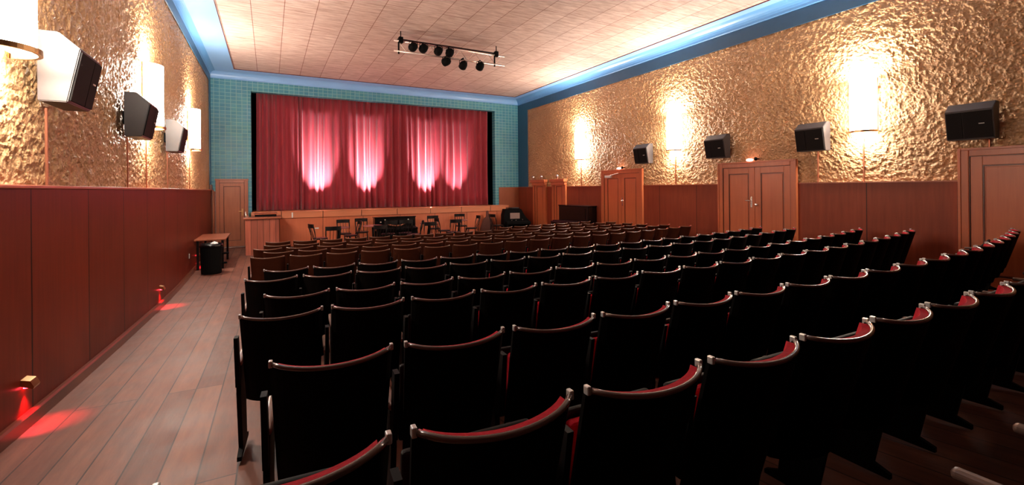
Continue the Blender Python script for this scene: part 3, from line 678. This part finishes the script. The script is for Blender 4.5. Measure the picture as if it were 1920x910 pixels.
for x, z, aim, lb in ((3.02, 3.37, (2.4, 15, 2.6), 'first black spotlight at left end of the truss'), (3.27, 3.37, (3.1, 15, 2.6), 'second black spotlight from the left end of the truss'),
                      (3.64, 3.36, (3.8, 15, 2.5), 'third black spotlight from the left end of the truss'), (3.93, 3.36, (4.6, 15, 2.7), 'fourth black spotlight from left, level with the truss'),
                      (3.84, 3.12, (1.5, 15, 2.4), 'low black spotlight angled left under the truss centre'), (4.28, 3.09, (4.4, YB, 0.2), 'fat black spotlight below truss, second from right'),
                      (4.74, 3.12, (5.1, YB, 0.2), 'rightmost black spotlight hanging below the truss')):
    par_can(x, z, aim, lb)

# ------------------------------------------------------------------ bar counter, table, bin at the left
ct = thing('bar_counter', 'wooden plank bar counter at the left end of the stage', 'bar counter', (0, 0, 0))
cx0, cx1, cy0, cy1 = -0.60, 0.24, 14.7, 16.0; czb = fz(14.8); czt = -0.80
bm = NB(); box(bm, (cx0, cy0, czb), (cx1, cy1, czt)); link_obj('plank_body', bm, M_PLANK, ct)
bm = NB(); box(bm, (cx0 - 0.06, cy0 - 0.06, czt + 0.0005), (cx1 + 0.06, cy1, czt + 0.045), 0.01); link_obj('countertop', bm, M_TRIM, ct)
bm = NB(); box(bm, (-0.38, 15.0, czt + 0.046), (0.18, 15.7, czt + 0.11), 0.006); tag(link_obj('flat_box', bm, [M_BLACK]), 'flat black box lying on the bar counter', 'box')
bm = NB(); box(bm, (-0.40, 14.98, czt + 0.111), (0.20, 15.72, czt + 0.135), 0.005); tag(link_obj('wooden_board', bm, M_TRIM), 'pale wooden board on top of the flat black box', 'board')
def bottle(x, y, z, mat, label, s=1.0):
    bm = NB(); lathe(bm, [(0, 0), (0.032 * s, 0), (0.034 * s, 0.01), (0.034 * s, 0.13 * s), (0.012 * s, 0.18 * s), (0.012 * s, 0.22 * s), (0, 0.22 * s)], (x, y, z), 14)
    tag(link_obj('bottle', bm, mat, smooth=True), label, 'bottle')
M_GREEN = simple('dark_green_glass', (0.01, 0.05, 0.035), 0.15)
bottle(-0.60, 14.82, czt + 0.046, M_CHROME, 'pale bottle at left front corner of the bar', 0.8)
bottle(-0.50, 15.2, czt + 0.046, M_GREEN, 'dark green bottle on the bar beside the black box', 0.7)

tb = thing('side_table', 'rectangular wooden table against left wall behind the bin', 'table', (0, 0, 0))
tx0, tx1, ty0, ty1 = XL + 0.04, -0.93, 12.75, 14.35; tzt = -1.13
bm = NB(); box(bm, (tx0, ty0, tzt - 0.035), (tx1, ty1, tzt), 0.008); link_obj('tabletop', bm, M_TABLEW, tb)
for x in (tx0 + 0.07, tx1 - 0.07):
    for y in (ty0 + 0.07, ty1 - 0.07):
        bm = NB(); box(bm, (x - 0.025, y - 0.025, fz(y)), (x + 0.025, y + 0.025, tzt - 0.0355), 0.004); link_obj('leg', bm, M_CHAIR, tb)
bn = thing('litter_bin', 'tall black bin standing before the wooden side table', 'bin', (-1.17, 12.25, fz(12.25)), 0)
bm = NB(); lathe(bm, [(0, 0), (0.19, 0), (0.20, 0.02), (0.215, 0.60), (0.225, 0.62), (0.20, 0.63), (0.195, 0.55), (0, 0.52)], seg=28); link_obj('body', bm, M_MATTE, bn, smooth=False)
bm = NB(); lathe(bm, [(0.228, 0.60), (0.232, 0.64), (0.21, 0.68), (0.205, 0.64)], seg=28); link_obj('bag_rim', bm, M_BLACK, bn, smooth=True)
bm = NB(); box(bm, (0.20, -0.03, 0.42), (0.34, 0.03, 0.46), 0.008); box(bm, (0.20, -0.03, 0.2), (0.30, 0.03, 0.24), 0.008); link_obj('side_handle', bm, M_MATTE, bn)
bm = NB(); bmesh.ops.create_icosphere(bm, subdivisions=3, radius=0.075, matrix=Matrix.Translation((-1.10, 12.16, fz(12.25) + 0.66)) @ Matrix.Diagonal((1, 1, 0.8, 1)))
for v in bm.verts: v.co += Vector((random.uniform(-1, 1), random.uniform(-1, 1), random.uniform(-1, 1))) * 0.012
tag(link_obj('crumpled_paper', bm, M_WHITE, smooth=True), 'crumpled white paper poking out of the black bin', 'paper')

# ------------------------------------------------------------------ pianos and organ
def make_piano(name, loc, rotz, w, h, dep, label):
    t = thing(name, label, 'piano', loc, rotz)
    bm = NB(); box(bm, (-w / 2, 0, 0.10), (w / 2, dep * 0.5, h - 0.03), 0.008); link_obj('case', bm, M_BLACK, t)
    bm = NB(); box(bm, (-w / 2 - 0.02, -0.02, h - 0.0295), (w / 2 + 0.02, dep * 0.5 + 0.01, h), 0.008); link_obj('lid', bm, M_BLACK, t)
    bm = NB(); box(bm, (-w / 2, -dep * 0.5, h * 0.50), (w / 2, -0.0005, h * 0.50 + 0.10), 0.02); box(bm, (-w / 2 + 0.05, -dep * 0.42, h * 0.50 + 0.1005), (w / 2 - 0.05, -0.001, h * 0.50 + 0.13), 0.012); link_obj('keyboard_cover', bm, M_BLACK, t)
    for s in (-1, 1):
        bm = NB(); xx = s * (w / 2 - 0.05); box(bm, (xx - 0.045, -dep * 0.48, 0.0), (xx + 0.045, -dep * 0.36, h * 0.495), 0.012); box(bm, (xx - 0.05, -dep * 0.5, 0), (xx + 0.05, dep * 0.5, 0.095), 0.01); link_obj('leg', bm, M_BLACK, t)
    bm = NB(); box(bm, (-w / 2 + 0.12, -0.014, h * 0.66), (w / 2 - 0.12, -0.0006, h - 0.09), 0.004); link_obj('front_panel', bm, M_BLACK, t)
    return t
pn = make_piano('upright_piano', (3.72, 15.20, fz(15.2) + 0.0), 0, 1.36, 0.90, 0.60, 'low black piano with metal knobs before the stage centre')
for x, z in ((-0.50, 0.73), (-0.36, 0.80), (0.42, 0.79)):
    bm = NB(); bmesh.ops.create_uvsphere(bm, u_segments=12, v_segments=8, radius=0.028, matrix=Matrix.Translation((x, -0.045, z))); tube(bm, (x, -0.05, z), (x, -0.012, z), 0.01); link_obj('metal_knob', bm, M_CHROME, pn, smooth=True)
bm = NB(); path_tube(bm, [(-0.28, -0.10, 0.66), (-0.15, -0.14, 0.62), (0.0, -0.15, 0.605), (0.15, -0.14, 0.62), (0.28, -0.10, 0.66)], 0.022); link_obj('brass_rail', bm, M_COPPER, pn, smooth=True)
make_piano('upright_piano', (XR - 0.42, 12.30, fz(12.3)), -PI / 2, 1.62, 1.28, 0.72, 'tall black piano against right wall between the doors')
og = thing('cabinet_organ', 'black upright organ with pale sheet at the stage right end', 'organ', (8.30, 15.1, fz(15.1)), math.radians(-12))
bm = NB(); prism(bm, [(-0.50, 0), (0.55, 0), (0.52, 0.55), (0.36, 0.72), (0.18, 1.02), (-0.44, 1.02), (-0.50, 0.80)], 'y', 0, 0.45); link_obj('case', bm, M_MATTE, og)
bm = NB(); box(bm, (-0.32, -0.01, 1.0205), (0.12, 0.40, 1.08), 0.01); link_obj('lid', bm, M_BLACK, og)
bm = NB(); box(bm, (-0.45, -0.22, 0.45), (0.5, -0.0005, 0.56), 0.02); box(bm, (-0.44, -0.2, 0), (-0.38, -0.1, 0.449), 0.006); box(bm, (0.42, -0.2, 0), (0.48, -0.1, 0.449), 0.006); link_obj('keyboard_shelf', bm, M_MATTE, og)
bm = NB(); box(bm, (-0.26, -0.012, 0.66), (0.12, -0.0006, 0.88), 0.003); link_obj('music_sheet', bm, M_PAPER, og)
for x, z in ((-0.2, 0.60), (-0.03, 0.60), (0.23, 0.62)):
    bm = NB(); tube(bm, (x, -0.0006, z), (x, -0.03, z), 0.02); link_obj('stop_knob', bm, M_CHROME, og)

# ------------------------------------------------------------------ cafe chairs and tables before the stage
def make_chair(label):
    t = thing('cafe_chair', label, 'chair', (0, 0, 0), 0, 'dark cafe chairs in front of the stage')
    bm = NB(); lathe(bm, [(0, 0.43), (0.19, 0.43), (0.205, 0.445), (0.205, 0.46), (0.19, 0.47), (0, 0.465)], seg=20); link_obj('seat', bm, M_CHAIR, t, smooth=False)
    for sx_ in (-1, 1):
        bm = NB(); tube(bm, (sx_ * 0.145, 0.14, 0.43), (sx_ * 0.185, 0.19, 0), 0.017, 0.013, 8); link_obj('leg', bm, M_CHAIR, t, smooth=True)
        bm = NB(); path_tube(bm, [(sx_ * 0.20, -0.24, 0), (sx_ * 0.175, -0.19, 0.43), (sx_ * 0.18, -0.22, 0.65), (sx_ * 0.185, -0.27, 0.86)], 0.016); link_obj('leg', bm, M_CHAIR, t, smooth=True)
    bm = NB()
    for k in range(10):
        x0 = -0.20 + 0.04 * k; x1 = x0 + 0.04
        f = lambda x: -0.27 - 0.05 * (1 - (x / 0.2) ** 2)
        prism(bm, [(x0, f(x0)), (x1, f(x1)), (x1, f(x1) + 0.018), (x0, f(x0) + 0.018)], 'z', 0.77, 0.88)
    bmesh.ops.remove_doubles(bm, verts=bm.verts, dist=0.0005); link_obj('backrest', bm, M_CHAIR, t)
    bm = NB()
    for x in (-0.08, 0.0, 0.08): tube(bm, (x, -0.185, 0.46), (x, -0.30, 0.78), 0.008, seg=6)
    link_obj('spindles', bm, M_CHAIR, t)
    return t
chair0 = make_chair('dark cafe chair')
def make_table(label):
    t = thing('cafe_table', label, 'table', (0, 0, 0), 0, 'small cafe tables before the stage')
    bm = NB(); lathe(bm, [(0, 0.715), (0.29, 0.715), (0.30, 0.725), (0.30, 0.74), (0.29, 0.75), (0, 0.75)], seg=28); link_obj('tabletop', bm, M_PINKTOP, t)
    bm = NB(); lathe(bm, [(0, 0.03), (0.04, 0.03), (0.03, 0.35), (0.04, 0.70), (0.12, 0.714), (0, 0.714)], seg=14); link_obj('pedestal', bm, M_IRON, t)
    bm = NB(); lathe(bm, [(0, 0), (0.22, 0), (0.22, 0.012), (0.05, 0.035), (0, 0.035)], seg=24); link_obj('foot', bm, M_IRON, t)
    return t
table0 = make_table('cafe table')
def cam_pt(px, y):
    """room x of picture column px at depth y (used only to lay the furniture out)"""
    u = (px - 960) / FPX
    w = (u * math.cos(YAW) + math.sin(YAW), math.cos(YAW) - u * math.sin(YAW))
    return w[0] / w[1] * y
tables = [(cam_pt(634, 14.0), 14.0, 'cafe table among the leftmost chairs before the stage'), (cam_pt(699, 14.1), 14.1, 'cafe table with lit top left of the low piano'), (cam_pt(804, 14.2), 14.2, 'cafe table behind the low chairs right of the piano'), (cam_pt(860, 14.75), 14.75, 'cafe table among chairs right of stage centre')]
for i, (x, y, lb) in enumerate(tables):
    o = table0 if i == 0 else copy_tree(table0, (0, 0, 0), 0, lb)
    o.location = (x, y, fz(y)); o['label'] = lb
chairs = [(600, 14.0, -75, 'leftmost dark cafe chair before the stage, turned sideways'), (622, 13.15, 0, 'dark cafe chair, second from left, seen from behind'),
          (645, 14.9, 180, 'dark cafe chair behind the leftmost table, facing camera'), (657, 14.35, 95, 'dark cafe chair right of the leftmost table'),
          (678, 15.1, 175, 'dark cafe chair behind the lit topped table'), (706, 12.95, 10, 'dark cafe chair in front of the lit topped table'),
          (727, 14.2, 8, 'dark cafe chair before left half of low piano'), (759, 14.2, -8, 'dark cafe chair before right half of low piano'),
          (775, 13.7, 70, 'dark cafe chair at the right end of low piano'),
          (800, 13.2, 5, 'low placed cafe chair in the gap right of piano'), (814, 15.1, 175, 'dark cafe chair behind the gap table right of piano'),
          (832, 14.3, -88, 'dark cafe chair at left of the right table group'), (849, 13.7, 0, 'dark cafe chair seen from behind in the right group'),
          (865, 15.5, 175, 'dark cafe chair behind the right group table'), (883, 14.6, 85, 'rightmost dark cafe chair of the right table group'),
          (933, 15.0, -80, 'single dark cafe chair standing left of the black organ')]
for i, (px, y, a, lb) in enumerate(chairs):
    x = cam_pt(px, y)
    o = chair0 if i == 0 else copy_tree(chair0, (0, 0, 0), 0, lb)
    o.location = (x, y, fz(y)); o.rotation_euler = (0, 0, math.radians(a)); o['label'] = lb
# made-up brown solid standing in for a shadow on the stage front
bc = thing('shadow_stand_in', 'brown tapering solid standing in for a shadow on the stage front', 'case', (7.42, 15.85, fz(15.85)))  # 'case' is only the category; no real case stands here
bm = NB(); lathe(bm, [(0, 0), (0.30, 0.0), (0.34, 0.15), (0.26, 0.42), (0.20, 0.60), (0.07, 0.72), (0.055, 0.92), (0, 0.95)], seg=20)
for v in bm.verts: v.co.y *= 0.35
link_obj('stand_in_body', bm, simple('brown_shadow_tone', (0.07, 0.016, 0.008), 0.8), bc, smooth=True)
bm = NB(); path_tube(bm, [(0.10, -0.10, 0.3), (0.11, -0.14, 0.38), (0.09, -0.12, 0.46)], 0.01); link_obj('stand_in_loop', bm, M_CHAIR, bc)

# ------------------------------------------------------------------ cinema seats
PITCH = 0.48; HT = 0.89; SW = 0.216; TILT = 0.27
def sag(x):
    t = abs(x) / SW
    return 0.092 * (0.68 * t ** 2 + 0.32 * t ** 6)
def shell_mesh(bm, zlo, zhi, thick, half, off=0.0, nx=20, nz=8, yoff=0.0):
    """curved ply panel; y=0 at the panel's rim tips, belly toward -y (the viewer behind)"""
    def P(x, z, o):
        y = -0.092 + sag(x) + yoff
        y -= (z - HT) * TILT * -1 * -1   # leaning: lower edge further forward (+y)
        return Vector((x * (1 - 0.13 * (HT - z)), y + o, z - dip(x) * (z - zlo) / (zhi - zlo)))
    zs = [zlo + (zhi - zlo) * j / nz for j in range(nz + 1)]
    xs = [-half + 2 * half * i / nx for i in range(nx + 1)]
    F = [[bm.verts.new(P(x, z, 0)) for z in zs] for x in xs]; B = [[bm.verts.new(P(x, z, thick)) for z in zs] for x in xs]
    for i in range(nx):
        for j in range(nz):
            bm.faces.new((F[i][j], F[i + 1][j], F[i + 1][j + 1], F[i][j + 1])); bm.faces.new((B[i][j], B[i][j + 1], B[i + 1][j + 1], B[i + 1][j]))
        bm.faces.new((F[i][0], B[i][0], B[i + 1][0], F[i + 1][0])); bm.faces.new((F[i][nz], F[i + 1][nz], B[i + 1][nz], B[i][nz]))
    for j in range(nz):
        bm.faces.new((F[0][j], F[0][j + 1], B[0][j + 1], B[0][j])); bm.faces.new((F[nx][j], B[nx][j], B[nx][j + 1], F[nx][j + 1]))
def dip(x): return 0.016 * (1 - min(1, (x / SW) ** 2))
def rim_y(x): return -0.092 + sag(x)
def make_seat(kind, backmat):
    t = thing('cinema_seat', 'cinema seat', 'cinema seat', (0, 0, 0), 0)
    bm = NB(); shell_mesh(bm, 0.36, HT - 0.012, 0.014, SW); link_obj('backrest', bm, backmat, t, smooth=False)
    bm = NB(); path_tube(bm, [(x, rim_y(x) + 0.008, HT - 0.008 - dip(x)) for x in [(-SW + 0.012) + (2 * SW - 0.024) * i / 18 for i in range(19)]], 0.0085, 10); link_obj('rim', bm, M_RIM if kind == 'black' else M_RIMB, t, smooth=True)
    for s in ((-1, 1) if kind == 'black' else ()):
        bm = NB(); x = s * (SW - 0.004); box(bm, (x - 0.0065, rim_y(x) - 0.003, HT - 0.022), (x + 0.0065, rim_y(x) + 0.019, HT + 0.003), 0.003); link_obj('corner_cap', bm, M_CAP, t)
    bm = NB(); shell_mesh(bm, 0.45, HT - 0.010, 0.028, SW - 0.028, yoff=0.0145, nx=16)
    link_obj('back_cushion', bm, M_PAD, t, smooth=False)
    # folded-up seat
    bm = NB(); box(bm, (-0.20, 0.245, 0.36), (0.20, 0.275, 0.72), 0.012, 3)
    for v in bm.verts: v.co.y += (v.co.z - 0.36) * -0.12
    fs = link_obj('folded_seat', bm, M_UNDER, t, smooth=False)
    bm = NB(); box(bm, (-0.165, 0.20, 0.38), (0.165, 0.2445, 0.70), 0.018, 3)
    for v in bm.verts: v.co.y += (v.co.z - 0.36) * -0.12
    link_obj('seat_cushion', bm, M_PAD, fs, smooth=False)
    side_parts(t, -PITCH / 2)
    return t
def side_parts(t, x):
    bm = NB(); prism(bm, [(0.14, 0.0), (0.46, 0.0), (0.46, 0.02), (0.39, 0.05), (0.36, 0.30), (0.42, 0.52), (0.42, 0.555), (0.16, 0.555), (0.14, 0.40), (0.21, 0.05), (0.14, 0.025)], 'x', x - 0.012, x + 0.012); prism(bm, [(0.10, 0.45), (0.17, 0.45), (0.10, 0.75), (0.045, 0.75)], 'x', x - 0.0105, x + 0.0105); link_obj('side_frame', bm, M_IRON, t)
    bm = NB(); box(bm, (x - 0.019, 0.14, 0.5555), (x + 0.019, 0.47, 0.585), 0.012, 3); link_obj('armrest', bm, M_ARM, t)
seat_black = make_seat('black', M_SEATBACK); seat_brown = make_seat('brown', M_SEATBROWN)
def make_end():
    t = thing('row_end_frame', 'row end', 'seat end frame', (0, 0, 0)); side_parts(t, 0.0); return t
end0 = make_end()
ORD = ['zeroth', 'first', 'second', 'third', 'fourth', 'fifth', 'sixth', 'seventh', 'eighth', 'ninth', 'tenth', 'eleventh', 'twelfth', 'thirteenth', 'fourteenth', 'fifteenth', 'sixteenth', 'seventeenth', 'eighteenth', 'nineteenth', 'twentieth']
# (k = y/drop measured, left edge x, number of seats)
ROWS = [(0.045, 1.18, 5), (1.68, -0.22, 19), (2.74, -0.03, 19), (4.0, -0.18, 19), (4.75, -0.065, 19), (5.73, -0.23, 19), (6.35, -0.085, 19), (7.70, -0.265, 19), (8.29, -0.12, 19), (8.80, -0.27, 19), (9.32, -0.12, 19), (9.95, -0.10, 19), (10.55, 5.18, 7)]
used = {'b': False, 'w': False, 'e': False}
for r, (k, x0, n) in enumerate(ROWS):
    y0 = 0.06 if r == 0 else k * 0.8
    for _ in range(60): 
        if r: y0 = k * (-(fz(y0) + HT))
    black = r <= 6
    for i in range(n):
        x = x0 + (i + 0.5) * PITCH
        c = (0.0075 if r == 1 else 0.010) if x < 4 else 0.022
        y = y0 + c * (x - 4) ** 2 * (1 if r else 0)
        rot = math.atan(2 * c * (x - 4)) * (1 if r else 0)
        what = 'black-backed' if black else 'brown-backed'
        rowt = 'row whose armrests alone show at the bottom right' if r == 0 else '%s row from the camera' % ORD[r]
        lb = '%s red cinema seat, %s from the left aisle, %s' % (what, ORD[i + 1], rowt) if r else '%s cinema seat, %s from left, in %s' % (what, ORD[i + 1], rowt)
        grp = 'black-backed cinema seats in the near rows' if black else 'brown-backed cinema seats in the far rows'
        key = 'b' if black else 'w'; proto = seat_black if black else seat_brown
        if not used[key]: o = proto; used[key] = True
        else: o = copy_tree(proto, (0, 0, 0), 0, lb)
        o.location = (x, y, fz(y0)); o.rotation_euler = (0, 0, rot); o['label'] = lb; o['group'] = grp
    x = x0 + n * PITCH; c = 0.022; y = y0 + (c * (x - 4) ** 2 if r else 0)
    lb = 'right end frame and armrest closing the %s seat row from camera' % (ORD[r] if r else 'armrest-only')
    if not used['e']: o = end0; used['e'] = True
    else: o = copy_tree(end0, (0, 0, 0), 0, lb)
    o.location = (x, y, fz(y0)); o.rotation_euler = (0, 0, math.atan(2 * c * (x - 4)) if r else 0); o['label'] = lb; o['group'] = 'row end frames on the right'
